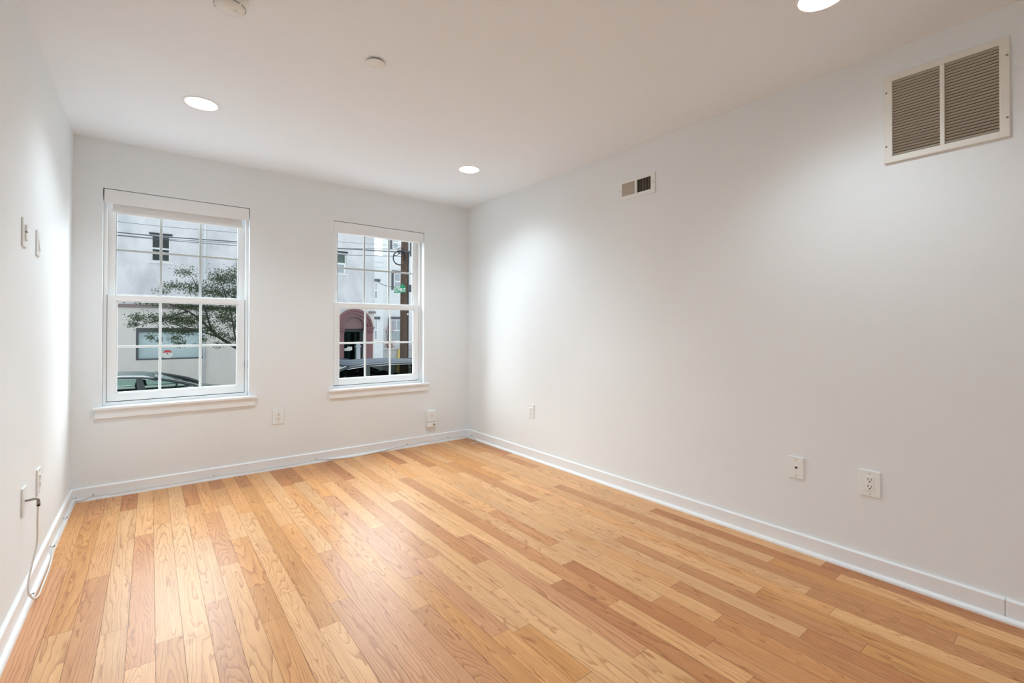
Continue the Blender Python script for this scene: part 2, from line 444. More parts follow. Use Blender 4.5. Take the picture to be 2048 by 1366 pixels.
# ------------------------------------------------------------------ windows
def window(name, x0, x1, latch):
    root = struct(empty(name, ((x0 + x1) / 2, 0, WZ0)))
    def P(b, nm, mt, par=root):
        o = b.build(nm, mt)
        o.parent = par; o.matrix_parent_inverse = Matrix.Translation((-(x0 + x1) / 2, 0, -WZ0)) if par is root else Matrix.Identity(4)
        return o
    zs = 0.616
    # stool (sill board), with ears over the wall, and apron
    P(MB().box(x0 - .044, x1 + .05, -.032, .0, zs - .02, zs, .005, 3).box(x0 + .001, x1 - .001, -.004, .085, zs - .02, zs, 0), 'window_stool', M_trim)
    P(MB().box(x0 - .034, x1 + .044, -.017, 0, .539, zs - .02, .002), 'window_apron', M_trim)
    # vinyl frame
    y0 = .066; fx0, fx1 = x0 + .001, x1 - .001
    b = MB()
    b.box(fx0, x0 + .020, y0, .15, zs, WZ1 - .002, .002).box(x1 - .020, fx1, y0, .15, zs, WZ1 - .002, .002)
    b.box(x0 + .018, x1 - .018, y0, .15, zs, zs + .021, .002).box(x0 + .018, x1 - .018, y0, .15, 2.06, WZ1 - .002, .002)
    b.box(x0 + .018, x0 + .030, .108, .15, zs, 2.06).box(x1 - .030, x1 - .018, .108, .15, zs, 2.06)
    P(b, 'window_frame', M_vinyl)
    # dark weather-strip; its colour also draws the shadow gap round the lower sash
    b = MB()
    b.box(x0 + .0185, x0 + .0225, .074, .100, zs + .021, 1.388).box(x1 - .0225, x1 - .0185, .074, .100, zs + .021, 1.388)
    b.box(x0 + .02, x1 - .02, .074, .100, zs + .0205, zs + .0255)
    P(b, 'weatherstrip', M_gasket)
    def sash(nm, ya, yb, z0, z1, bot, top, stile, vx):
        s = MB()
        a0, a1 = x0 + .0225, x1 - .0225
        s.box(a0, a0 + stile, ya, yb, z0, z1, .0025).box(a1 - stile, a1, ya, yb, z0, z1, .0025)
        s.box(a0 + stile - .002, a1 - stile + .002, ya, yb, z0, z0 + bot, .0025)
        s.box(a0 + stile - .002, a1 - stile + .002, ya, yb, z1 - top, z1, .0025)
        # stepped glazing bead
        gx0, gx1, gz0, gz1 = a0 + stile, a1 - stile, z0 + bot, z1 - top
        for q in ((gx0, gx0 + .007, gz0, gz1), (gx1 - .007, gx1, gz0, gz1), (gx0, gx1, gz0, gz0 + .007), (gx0, gx1, gz1 - .007, gz1)):
            s.box(q[0], q[1], ya + .008, yb - .004, q[2], q[3], .0015)
        so_ = P(s, nm, M_vinyl)
        ym = (ya + yb) / 2 + .004
        g = MB(); w = .0085
        for vxx in vx: g.box(vxx - w, vxx + w, ym - .004, ym + .004, gz0, gz1, .0015)
        zm = (gz0 + gz1) / 2
        g.box(gx0, gx1, ym - .0035, ym + .0035, zm - w, zm + w, .0015)
        P(g, 'muntin_grid', M_grid if nm == 'upper_sash' else M_vinyl, so_).matrix_parent_inverse = Matrix.Identity(4)
        P(MB().box(gx0, gx1, ym - .012, ym - .009, gz0, gz1), 'glass_pane', M_glass, so_).matrix_parent_inverse = Matrix.Identity(4)
        return so_
    third = (x1 - x0 - .045 - .096) / 3
    va, vb = x0 + .0225 + .048 + third, x0 + .0225 + .048 + 2 * third
    lo = sash('lower_sash', .070, .104, zs + .0255, 1.388, .055, .042, .048, (va, vb))
    sash('upper_sash', .110, .142, 1.348, 2.075, .042, .04, .040, (va + .002, vb - .001))
    if latch:
        P(MB().box(x1 - .037, x1 - .026, .060, .071, .842, .892, .002).box(x1 - .019, x1 - .006, .048, .067, .842, .892, .003), 'sash_stop', M_vinyl)
    return root
window('window_1', *WIN[0], True)
window('window_2', *WIN[1], False)

def shade(x0, x1, hem_z, label, g=.0055):
    root = empty('roller_shade', ((x0 + x1) / 2, .03, 2.1))
    tag(root, label, 'window shade', 'roller shades in the window heads')
    off = Matrix.Translation((-(x0 + x1) / 2, -.03, -2.1))
    def P(b, nm, mt):
        o = b.build(nm, mt, root); o.data.transform(off); return o
    P(MB().box(x0 + g + .001, x1 - .005, .001, .009, 2.013, 2.1075, .003, 3), 'valance', M_trim)
    P(MB().tube([(x0 + .03, .036, 2.07), (x1 - .03, .036, 2.07)], .021, 20), 'fabric_roll', M_shade)
    if hem_z < 2.0:
        P(MB().box(x0 + .05, x1 - .05, .0405, .0415, hem_z + .02, 2.07), 'shade_cloth', M_shade)
    P(MB().box(x0 + .038, x1 - .042, .034, .048, hem_z, hem_z + .026, .006, 3), 'hem_bar', M_vinyl)
    for x in (x0 + .008, x1 - .022):
        P(MB().box(x, x + .014, .012, .06, 2.03, 2.105, .002), 'end_bracket', M_vinyl)
shade(*WIN[0], 1.951, 'white roller shade of the wider-seen window, hem bar hanging below its valance')
shade(*WIN[1], 2.012, 'white roller shade of the window beside the room corner, fully rolled up', .001)

# ------------------------------------------------------------------ wall and ceiling fittings
def facing(o, wall, y_or_x, z):
    """Fittings are modelled facing -Y at the origin; hang one on a wall."""
    if wall == 'back': o.location = (y_or_x, 0, z); o.rotation_euler = (0, 0, 0)
    elif wall == 'right': o.location = (0, y_or_x, z); o.rotation_euler = (0, 0, -PI / 2)
    elif wall == 'left': o.location = (-W, y_or_x, z); o.rotation_euler = (0, 0, PI / 2)

def plate_mesh(w, h, t=.0065):
    b = MB(); b.box(-w / 2, w / 2, -t, 0, -h / 2, h / 2, .0028, 3)
    b.use(1)
    return b
def outlet(label, w=.082, h=.122):
    o = tag(empty('wall_outlet', (0, 0, 0)), label, 'outlet', 'electrical outlets')
    p = plate_mesh(w, h)
    for z in (.0485, -.0485): p.lathe([(0.0001, .0078), (.0026, .0076), (.003, .0066)], Matrix.Rotation(PI / 2, 4, 'X') @ T(0, z, 0), 12)
    p.build('cover_plate', [M_plate, M_screw], o)
    r = MB(); r.box(-.0168, .0168, -.0088, -.004, -.0335, .0335, .0016, 2)
    r.use(1)
    for zc in (.0175, -.0155):
        r.box(-.0078, -.0056, -.0094, -.0086, zc - .001, zc + .0085)
        r.box(.0052, .0074, -.0094, -.0086, zc - .001, zc + .0068)
        r.box(-.0028, .0028, -.0094, -.0086, zc - .0105, zc - .0058, .0008)
    r.build('receptacle', [M_plate, M_slot], o)
    return o
a = outlet('white double outlet low on the side wall, lowest and largest-seen of the outlets')
facing(a, 'right', -3.513, .4265)
c = copy_tree(a); c['label'] = 'small-seen white outlet on the side wall close to the room corner'
facing(c, 'right', -1.038, .4195)
c = copy_tree(a); c['label'] = 'white double outlet on the window wall between the two windows'
facing(c, 'back', -1.849, .4295)
c = copy_tree(a); c['label'] = 'white outlet low on the left wall, beyond the plate with the cable'
facing(c, 'left', -1.133, .437)

o = tag(empty('phone_jack', (0, 0, 0)), 'white phone jack plate with one dark socket, left of the big outlet', 'wall plate')
p = plate_mesh(.07, .114, .0065)
for z in (.042, -.042): p.lathe([(0.0001, .0078), (.0028, .0076), (.0032, .0066)], Matrix.Rotation(PI / 2, 4, 'X') @ T(0, z, 0), 12)
p.build('cover_plate', [M_plate, M_screw], o)
j = MB(); j.box(-.0085, .0085, -.0085, -.004, -.008, .009, .001); j.use(1)
j.prism([(-.006, -.0089, .0055), (.006, -.0089, .0055), (.006, -.0089, -.001), (.002, -.0089, -.0055), (-.002, -.0089, -.0055), (-.006, -.0089, -.001)], (0, .001, 0))
j.build('jack', [M_plate, M_slot], o)
facing(o, 'right', -3.1965, .4275)

# light switches on the left wall
def switch(label, dimmer):
    o = tag(empty('light_switch', (0, 0, 0)), label, 'light switch', 'light switches on the left wall')
    p = plate_mesh(.078, .117)
    p.build('cover_plate', [M_plate, M_screw], o)
    r = MB(); r.box(-.0168, .0168, -.0078, -.004, -.0335, .0335, .0012)
    r.build('switch_frame', M_plate, o)
    r = MB()
    if dimmer:
        r.box(-.0145, .0145, -.0135, -.006, .004, .0315, .002).box(-.0145, .0145, -.0125, -.006, -.0315, .0005, .002)
        r.build('rocker', M_plate, o)
        MB().box(-.0145, .0145, -.0115, -.006, .0005, .0042).build('rocker_gap', M_slot, o)['label'] = 'dark gap across the rocker'
    else:
        r.prism([(-.0145, -.0068, .0315), (-.0145, -.0125, -.0315), (-.0145, -.004, -.0315), (-.0145, -.004, .0315)], (.029, 0, 0))
        r.build('rocker', M_plate, o)
    return o
facing(switch('white wall switch split by a dark line, the nearer of the two switches', True), 'left', -1.493, 1.541)
facing(switch('plain white rocker switch, the one nearer to the window wall', False), 'left', -1.198, 1.540)

# coax plate with elbow connector
o = tag(empty('coax_plate', (0, 0, 0)), 'white wall plate with a metal elbow connector and hanging cable', 'wall plate')
plate_mesh(.074, .117).build('cover_plate', [M_plate, M_screw], o)
e = MB(); e.lathe([(.0075, 0), (.0075, .006), (.005, .0065), (.005, .0215), (.0001, .0215)], Matrix.Rotation(PI / 2, 4, 'X'), 16)
e.build('coax_socket', M_metal, o)
facing(o, 'left', -1.452, .437)

# wall box with warning triangle on the window wall
o = tag(empty('wall_sensor', (0, 0, 0)), 'thick white wall box with a small warning triangle below the corner window', 'sensor')
MB().box(-.05, .05, -.032, 0, -.031, .083, .006, 3).build('housing', M_plate, o)
b = MB().box(-.05, .05, -.0325, -.001, -.083, -.034, .006, 3)
b.build('lower_cover', M_plate, o)
MB().lathe([(.0001, .0335), (.0045, .0333), (.005, .031)], Matrix.Rotation(PI / 2, 4, 'X') @ T(0, .028, 0), 16).build('indicator_lens', M_slot, o)
b = MB(); b.prism([(.008, -.0331, -.069), (.040, -.0331, -.069), (.024, -.0331, -.042)], (0, .0006, 0))
b.use(1).prism([(.0225, -.0336, -.053), (.0255, -.0336, -.053), (.0248, -.0336, -.062), (.0232, -.0336, -.062)], (0, .0006, 0))
b.box(.0226, .0254, -.0336, -.033, -.0668, -.0642)
b.build('warning_triangle', [mat('dull_yellow_print', (150, 142, 92), 0.5), M_slot], o)
facing(o, 'back', -.452, .253)

# return-air grille
gy0, gy1, gz0, gz1 = -3.9735, -3.574, 1.917, 2.3175
o = tag(empty('return_air_grille', (0, (gy0 + gy1) / 2, (gz0 + gz1) / 2), -PI / 2), 'large cream return-air grille with two louvred panels high on the wall', 'vent')
hw, hh = (gy1 - gy0) / 2, (gz1 - gz0) / 2
b = MB(); t = .012
b.box(-hw, -hw + .030, -t, 0, -hh, hh, .003).box(hw - .030, hw, -t, 0, -hh, hh, .003)
b.box(-hw + .027, hw - .027, -t, 0, hh - .0285, hh, .003).box(-hw + .027, hw - .027, -t, 0, -hh, -hh + .0285, .003)
b.box(-.0078, .0078, -t, 0, -hh + .027, hh - .027, .002)
b.build('grille_frame', M_grille, o)
MB().box(-hw + .02, hw - .02, -.002, -.0004, -hh + .02, hh - .02).build('duct_backing', M_duct, o)
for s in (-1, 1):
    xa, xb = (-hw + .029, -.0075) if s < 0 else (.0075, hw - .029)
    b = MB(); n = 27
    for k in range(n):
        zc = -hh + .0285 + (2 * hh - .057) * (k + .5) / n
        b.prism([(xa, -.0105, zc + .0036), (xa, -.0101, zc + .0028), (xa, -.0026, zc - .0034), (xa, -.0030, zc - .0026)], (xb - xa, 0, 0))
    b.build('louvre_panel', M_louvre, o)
for sx, sz in ((-1, .62), (-1, -.62), (1, .62), (1, -.62)):
    MB().lathe([(.0001, .0145), (.0035, .0138), (.0045, .0118)], Matrix.Rotation(PI / 2, 4, 'X') @ T(sx * (hw - .008), hh * sz, 0), 14).build('screw', M_metal, o)

# small supply register
ry0, ry1, rz0, rz1 = -2.332, -2.027, 2.0765, 2.219
o = tag(empty('supply_register', (0, (ry0 + ry1) / 2, (rz0 + rz1) / 2), -PI / 2), 'small white supply register, half its vertical fins showing dark', 'vent')
hw, hh = (ry1 - ry0) / 2, (rz1 - rz0) / 2
b = MB(); t = .008
b.box(-hw, -hw + .028, -t, 0, -hh, hh, .003).box(hw - .034, hw, -t, 0, -hh, hh, .003)
b.box(-hw + .025, hw - .03, -t, 0, hh - .023, hh, .003).box(-hw + .025, hw - .03, -t, 0, -hh, -hh + .031, .003)
b.box(-.012, .004, -t, 0, -hh + .03, hh - .02, .001)
b.build('register_frame', M_plate, o)
MB().box(-hw + .015, hw - .015, -.0015, -.0004, -hh + .015, hh - .015).build('duct_backing', M_slot, o)
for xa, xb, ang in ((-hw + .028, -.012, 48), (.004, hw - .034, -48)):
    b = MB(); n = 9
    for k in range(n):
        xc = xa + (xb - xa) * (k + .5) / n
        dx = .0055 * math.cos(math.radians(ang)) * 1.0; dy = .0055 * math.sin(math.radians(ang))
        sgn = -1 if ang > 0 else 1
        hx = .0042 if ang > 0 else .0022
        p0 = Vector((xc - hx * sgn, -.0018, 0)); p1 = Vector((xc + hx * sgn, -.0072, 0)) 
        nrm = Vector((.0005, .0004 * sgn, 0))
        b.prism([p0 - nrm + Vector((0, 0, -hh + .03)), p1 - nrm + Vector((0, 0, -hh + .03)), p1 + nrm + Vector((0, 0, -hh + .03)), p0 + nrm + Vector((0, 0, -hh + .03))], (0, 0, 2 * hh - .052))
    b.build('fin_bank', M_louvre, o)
MB().tube([(hw - .022, -.008, .018), (hw - .020, -.016, .008), (hw - .021, -.019, -.004), (hw - .024, -.012, -.014)], .0022, 8).build('damper_lever', M_grille, o)
for sx in (-1, 1):
    MB().lathe([(.0001, .0098), (.003, .0092), (.0036, .0078)], Matrix.Rotation(PI / 2, 4, 'X') @ T(sx * (hw - .01), .0, 0), 12).build('screw', M_metal, o)

# recessed lights
def downlight(x, y, label):
    o = tag(empty('recessed_light', (x, y, H)), label, 'ceiling light', 'recessed ceiling lights')
    fl = Matrix.Rotation(PI, 4, 'X')
    MB().lathe([(.093, 0), (.0925, .003), (.089, .0042), (.081, .003), (.0785, .0018)], fl, 56).build('trim_ring', M_trim, o)
    MB().lathe([(.0785, .0018), (.072, -.012), (.060, -.030)], fl, 56).build('reflector', M_trim, o)
    MB().lathe([(.061, -.030), (.030, -.0285), (.0001, -.028)], fl, 56).build('lens', M_lens, o)
    ld = bpy.data.lights.new('lamp_glow', 'SPOT'); ld.energy = LAMP; ld.color = LAMP_COLOR
    ld.spot_size = math.radians(134); ld.spot_blend = 1.0; ld.shadow_soft_size = .05
    lo_ = bpy.data.objects.new('lamp_glow', ld); C.objects.link(lo_); lo_.parent = o; lo_.location = (0, 0, -.012)
    return o
LAMP_COLOR = (0.825, 0.953, 1.05)
first = downlight(-2.463, -1.020, 'lit recessed light over the left window')
for x, y, l in ((-.661, -1.040, 'lit recessed light over the corner window, the smallest-seen one'), (-.637, -3.531, 'lit recessed light cut by the top edge, near the large grille')):
    c = copy_tree(first); c.location = (x, y, H); c['label'] = l
rear = c.children[-1] if c.children[-1].type == 'LIGHT' else [k for k in c.children if k.type == 'LIGHT'][0]
rear.data = rear.data.copy(); rear.data.energy = LAMP_REAR
for x, y in ((-2.463, -3.53), (-2.463, -5.6), (-.661, -5.6)):  # extra lamps out of view, added to fill the room with light
    d = copy_tree(c); d.location = (x, y, H); d['label'] = 'added fill light, recessed in the ceiling behind the viewpoint, unseen'

# smoke detector and sprinkler cover
o = tag(empty('smoke_detector', (-2.4475, -2.096, H)), 'white smoke detector cut by the top edge of the picture', 'smoke detector')
fl = Matrix.Rotation(PI, 4, 'X')
MB().lathe([(.062, 0), (.062, .006), (.058, .009), (.0001, .009)], fl, 48).build('mounting_base', M_plate, o)
MB().lathe([(.054, .009), (.055, .020), (.050, .034), (.042, .0405), (.0001, .042)], fl, 48).build('housing', M_plate, o)
b = MB()
for k in range(10):
    a = k * PI / 5
    b.merge((lambda t: (bmesh.ops.create_cube(t, size=1), t)[1])(bmesh.new()), Matrix.Rotation(a, 4, 'Z') @ T(.0535, 0, -.0255) @ Matrix.Diagonal((.004, .022, .005, 1)))
b.build('vent_slots', M_screw, o)
MB().lathe([(.0001, .0455), (.009, .045), (.010, .041)], fl @ T(.02, .01, 0), 20).build('test_button', M_plate, o)

o = tag(empty('sprinkler_cover', (-1.835, -2.044, H)), 'small round white sprinkler cover plate on the open ceiling', 'sprinkler cover')
MB().lathe([(.041, .007), (.0415, .009), (.039, .0105), (.0001, .0115)], fl, 40).build('cover_disc', M_plate, o)
MB().lathe([(.033, 0), (.033, .0075)], fl, 32).build('skirt', M_slot, o)

# ------------------------------------------------------------------ cable along the baseboards
path = [(-3.052, -1.452, .425), (-3.056, -1.443, .36), (-3.058, -1.428, .29), (-3.06, -1.425, .235), (-3.068, -1.462, .17), (-3.074, -1.49, .115),
        (-3.072, -1.50, .07), (-3.060, -1.48, .035), (-3.052, -1.43, .024), (-3.054, -1.36, .016), (-3.058, -1.25, .006), (-3.060, -1.10, .007), (-3.064, -.97, .022), (-3.074, -.90, .031),
        (-3.070, -.75, .026), (-3.072, -.6, .026), (-3.076, -.45, .033), (-3.070, -.3, .024), (-3.071, -.15, .024), (-3.068, -.05, .024), (-3.055, -.036, .016),
        (-3.02, -.028, .020), (-2.98, -.024, .029), (-2.85, -.026, .024), (-2.68, -.026, .025), (-2.45, -.026, .025), (-2.30, -.024, .029), (-2.05, -.026, .024), (-1.84, -.026, .024), (-1.62, -.026, .025),
        (-1.557, -.024, .028), (-1.46, -.029, .018), (-1.30, -.034, .004), (-1.12, -.034, .004), (-.98, -.030, .014), (-.80, -.026, .024), (-.715, -.024, .028), (-.62, -.026, .026), (-.535, -.023, .038), (-.42, -.026, .026),
        (-.266, -.024, .029), (-.12, -.027, .024), (-.045, -.034, .022), (-.028, -.06, .026), (-.026, -.10, .029), (-.030, -.16, .020), (-.036, -.22, .010), (-.052, -.262, .006), (-.10, -.275, .006)]
o = tag(empty('coax_cable', (-3.052, -1.452, .425)), 'thin white cable dropping from the left wall plate and clipped along the baseboards', 'cable')
off = T(3.052, 1.452, -.425)
b = MB().tube(smooth_path(path, 5), .0034, 8).build('cable_jacket', M_cable, o); b.data.transform(off)
e = MB(); e.tube(smooth_path([(-3.078, -1.452, .437), (-3.060, -1.452, .438), (-3.053, -1.452, .432), (-3.052, -1.452, .424)], 4), [.005] * 12 + [.0055], 12)
e.lathe([(.0001, 0), (.0062, 0), (.0062, .011), (.0001, .011)], T(-3.052, -1.452, .414), 12)
e = e.build('elbow_connector', M_metal, o); e.data.transform(off); e['label'] = 'grey metal elbow connector'
e = MB().lathe([(.0058, 0), (.0058, .007)], T(-3.052, -1.452, .406), 12).build('connector_collar', M_slot, o); e.data.transform(off)
e = MB().tube([(-.085, -.272, .006), (-.142, -.286, .006)], .0052, 10).tube([(-.142, -.286, .006), (-.150, -.288, .006)], .0022, 8).build('end_plug', M_plate, o); e.data.transform(off)
e['label'] = 'white plug lying on the floor'

# nail-on cable clips
def clip(x, y, z, wall, label):
    o = tag(empty('cable_clip', (x, y, z)), label, 'cable clip', 'cable clips along the baseboards')
    o.rotation_euler = (0, 0, {'back': 0, 'left': PI / 2, 'right': -PI / 2}[wall])
    arc = [(0, -.0045 * math.sin(a) - .001, .0050 * math.cos(a)) for a in [i * PI / 8 for i in range(9)]]
    MB().tube(arc, .0014, 6).box(-.003, .003, -.006, 0.002, .0045, .012, .001).build('clip_body', M_plate, o)
    MB().tube([(0, -.010, .0085), (0, 0.006, .0085)], .0018, 8).lathe([(.0001, .0125), (.0034, .0115), (.0034, .010)], Matrix.Rotation(PI / 2, 4, 'X') @ T(0, .0085, 0), 10).build('nail', M_slot, o)
for x, l in ((-2.981, 'dark-nailed cable clip on the window-wall baseboard at its left end'), (-2.300, 'cable clip on the window-wall baseboard below the left window'),
             (-1.557, 'cable clip on the baseboard between outlet and corner window'), (-.715, 'cable clip on the baseboard below the corner window'),
             (-.266, 'cable clip on the baseboard right of the white wall box')):
    clip(x, -.022, .0295, 'back', l)
for y, l in ((-1.44, 'cable clip by the cable loop below the left wall plate'), (-.90, 'cable clip on the left baseboard, next one after the loop'),
             (-.45, 'cable clip on the left baseboard, halfway from loop to corner'), (-.055, 'cable clip in the corner at the end of the left baseboard')):
    clip(-W + .022, y, .032, 'left', l)
clip(-.022, -.095, .030, 'right', 'cable clip on the side-wall baseboard just inside the far corner')

# ------------------------------------------------------------------ street outside
struct(MB().box(-30, 40, 3.2, 11.6, STREET - .2, STREET).build('street', M_asphalt))
struct(MB().box(-30, 40, .22, 3.2, STREET - .2, STREET + .14).build('sidewalk', M_concrete))
struct(MB().box(-30, 6.4, 11.6, 14, STREET - .2, STREET + .14).build('sidewalk_opposite', M_concrete))
struct(MB().box(4.4, 40, 14, 45, STREET - .22, STREET - .01).build('road_side_street', M_asphalt))

# white building across the street
FY = 14.0
def on_f(b): return b
bd = tag(empty('street_building', (0, FY, STREET)), 'white stucco corner building with arched maroon entrance across the street', 'building')
def bp_(b, nm, mt, par=bd):
    o = b.build(nm, mt)
    if par is bd: o.data.transform(T(0, -FY, -STREET))
    else: o.data.transform(T(0, -FY, -STREET))
    o.parent = par; return o
# upper wall with window openings
OPEN = [(-2.70, -2.19, 3.24, 4.08), (2.64, 3.32, 3.28, 4.10)]
b = MB(); top = 5.1; xl, xr = -16, 4.43
b.box(xl, OPEN[0][0], FY, FY + .3, 1.84, top).box(OPEN[0][1], OPEN[1][0], FY, FY + .3, 1.84, top).box(OPEN[1][1], xr, FY, FY + .3, 1.84, top)
for q in OPEN: b.box(q[0], q[1], FY, FY + .3, 1.84, q[2]).box(q[0], q[1], FY, FY + .3, q[3], top)
b.box(xr - .3, xr, FY + .3, FY + 9, STREET, top)
bp_(b, 'upper_wall', M_stucco)
cx, spring = 3.615, 1.20
# lower wall with shop window and arched doorway openings
b = MB()
b.box(xl, -3.035, FY, FY + .3, STREET, 1.84).box(-1.255, cx - .7, FY, FY + .3, STREET, 1.84).box(cx + .7, xr, FY, FY + .3, STREET, 1.84)
b.box(-3.035, -1.255, FY, FY + .3, STREET, .185).box(-3.035, -1.255, FY, FY + .3, 1.175, 1.84)
bp_(b, 'lower_wall', M_stucco2)
b = MB().box(xl, -1.2, FY - .05, FY, 1.80, 1.90, .01).box(-1.2, 2.98, FY - .05, FY, 1.80, 1.88, .01).box(4.2, xr + .05, FY - .07, FY, 1.78, 1.87, .01)
bp_(b, 'belt_course', M_taupe)
bp_(MB().box(xl, xr + .1, FY - .15, FY + .3, top, top + .2, .03), 'roof_cornice', M_stucco)
bp_(MB().tube([(-1.30, FY - .045, STREET + .2), (-1.30, FY - .045, top)], .035, 10), 'downspout', M_stucco)
# upper windows
for (xa, xb, za, zb), pane, nm in ((OPEN[0], M_darkpane, 0), (OPEN[1], M_greenpane, 1)):
    b = MB(); f = .05
    b.box(xa, xa + f, FY + .05, FY + .12, za, zb).box(xb - f, xb, FY + .05, FY + .12, za, zb).box(xa + f, xb - f, FY + .05, FY + .12, za, za + f).box(xa + f, xb - f, FY + .05, FY + .12, zb - f, zb)
    zm = za + (zb - za) * .5
    b.box(xa + f, xb - f, FY + .05, FY + .12, zm - .02, zm + .025)
    w = bp_(b, 'sash_window', M_vinyl)
    bp_(MB().box(xa + f, xb - f, FY + .10, FY + .11, zm + .025, zb - f), 'window_pane', pane, w)
    bp_(MB().box(xa + f, xb - f, FY + .13, FY + .14, za + f, zm - .02), 'window_pane', pane if nm == 0 else M_greypane, w)
    b = MB()
    for k in range(6): b.box(xa + f, xb - f, FY + .085, FY + .095, zb - f - .02 - .055 * k - .012, zb - f - .02 - .055 * k)
    bp_(b, 'slatted_blind', M_greyframe if nm == 0 else M_greenpane, w)
    bp_(MB().box(xa - .04, xb + .04, FY - .05, FY + .05, zb, zb + .05, .008), 'window_hood', M_darkframe, w)
    bp_(MB().box(xa - .05, xb + .05, FY - .06, FY + .05, za - .05, za, .008), 'window_sill', M_vinyl, w)
# shop window
xa, xb, za, zb = -3.035, -1.255, .185, 1.175
b = MB()
b.box(xa, xa + .06, FY + .02, FY + .12, za, zb).box(xb - .06, xb, FY + .02, FY + .12, za, zb).box(xa + .06, xb - .06, FY + .02, FY + .12, za, za + .045).box(xa + .06, xb - .06, FY + .02, FY + .12, zb - .13, zb)
w = bp_(b, 'shop_window', M_greyframe)
bp_(MB().box(xa + .05, xb - .05, FY + .08, FY + .09, za + .04, zb - .1), 'shop_pane', M_tealpane, w)
# arched doorway surround (maroon)
def ring(r0, r1, y0, y1, a0=0, a1=PI, n=28):
    b = MB()
    for k in range(n):
        a, c = a0 + (a1 - a0) * k / n, a0 + (a1 - a0) * (k + 1) / n
        b.prism([(cx + r * math.cos(t) , y0, spring + r * math.sin(t) * 1.05) for r, t in ((r0, a), (r1, a), (r1, c), (r0, c))], (0, y1 - y0, 0))
    return b
arch = bp_(ring(.52, .635, FY - .10, FY + .12), 'door_arch', M_maroon)
bp_(ring(.635, .715, FY - .15, FY + .12), 'arch_outer_molding', M_maroon, arch)
bp_(ring(.425, .52, FY - .03, FY + .14), 'arch_inner_molding', M_maroon2, arch)
pts = [(cx + .43 * math.cos(t), FY + .10, spring + .43 * 1.05 * math.sin(t)) for t in [PI * k / 24 for k in range(25)]]
bp_(MB().prism(pts, (0, .06, 0)).box(cx - .43, cx + .43, FY + .10, FY + .16, 1.165, spring), 'tympanum', M_maroon2)
for s in (-1, 1):
    x1_, x2_ = sorted((cx + s * .425, cx + s * .715))
    pr_ = bp_(MB().box(x1_, x2_, FY - .12, FY + .14, STREET + .2, spring - .05), 'door_pier', M_maroon)
    b = MB().box(x1_ - .05, x2_ + .05, FY - .2, FY + .14, spring - .02, spring + .03, .01).box(x1_ - .02, x2_ + .02, FY - .16, FY + .14, spring - .10, spring - .02, .01)
    b.box(x1_ - .03, x2_ + .03, FY - .16, FY + .14, spring - .185, spring - .155, .008)
    bp_(b, 'pier_capital', M_maroon, pr_)
# spandrels closing the wall round the arch
N = 20
for sg_ in (-1, 1):
    b = MB()
    for k in range(N):
        t0, t1 = PI / 2 * k / N, PI / 2 * (k + 1) / N
        a, c = [(cx + sg_ * .7 * math.cos(t), spring + .735 * math.sin(t)) for t in (t0, t1)]
        if a[1] > 1.82: continue
        b.prism([(a[0], FY, a[1]), (c[0], FY, min(c[1], 1.83)), (c[0], FY, 1.84), (a[0], FY, 1.84)], (0, .3, 0))
    bp_(b, 'arch_wall', M_stucco2)
b = MB().box(3.19, 3.255, FY + .16, FY + .22, STREET + .2, 1.165).box(3.90, 4.04, FY + .16, FY + .22, STREET + .2, 1.165).box(3.255, 3.90, FY + .16, FY + .22, 1.045, 1.165).box(3.255, 3.90, FY + .16, FY + .22, STREET + .2, -.6)
dr = bp_(b, 'entrance_door', M_darkframe)
bp_(MB().box(3.255, 3.90, FY + .18, FY + .19, -.6, 1.045), 'door_pane', M_doorglass, dr)
b = MB()
for k, (xa, xb) in enumerate(((3.27, 3.40), (3.44, 3.58), (3.74, 3.86))): b.box(xa, xb, FY + .30 + .01 * k, FY + .32 + .01 * k, -.5, 1.0)
bp_(b, 'door_curtain', M_greypane, dr)
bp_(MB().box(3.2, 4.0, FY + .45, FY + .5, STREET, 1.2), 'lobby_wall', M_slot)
bp_(MB().box(2.9, 4.4, FY - .6, FY + .3, STREET, STREET + .22, .02), 'door_step', M_concrete)

# papers taped inside the entrance, newel post by the door
tag(MB().box(3.30, 3.53, FY + .165, FY + .17, .30, .40).box(3.40, 3.60, FY + .158, FY + .163, .32, .46).build('door_notice', M_signwhite), 'white paper notices on the dark glass of the arched entrance', 'notice')
o = tag(empty('newel_post', (3.62, FY - .45, STREET + .22)), 'pale green post standing before the arched entrance', 'post')
MB().box(-.07, .07, -.07, .07, 0, 1.52, .01).build('shaft', M_greypane, o)
MB().box(-.095, .095, -.095, .095, 1.52, 1.58, .012).lathe([(.075, 1.58), (.085, 1.66), (.05, 1.72), (.0001, 1.74)], Matrix.Identity(4), 16).build('cap', M_greypane, o)

# octagonal alarm sticker on the shop window
o = tag(empty('alarm_sign', (-2.26, FY + .066, .35)), 'white octagonal sign with a red top on the shop window', 'sign')
b = MB(); r = .145
oct_ = [(r * math.cos(PI / 8 + k * PI / 4), 0, r * math.sin(PI / 8 + k * PI / 4)) for k in range(8)]
b.prism(oct_, (0, .008, 0)); b.build('panel', M_signwhite, o)
b = MB(); q = [(r * .97 * math.cos(a), -.002, r * .97 * math.sin(a)) for a in (PI / 8, 3 * PI / 8, 5 * PI / 8, 7 * PI / 8)]
b.prism([q[0], q[1], q[2], q[3], (-.07, -.002, .045), (0, -.002, .06), (.07, -.002, .045)], (0, .002, 0)); b.build('red_band', M_signred, o)
b = MB().box(-.016, .016, -.003, 0, .01, .04).box(-.06, .06, -.003, 0, -.022, -.014); b.build('symbol', M_slot, o)

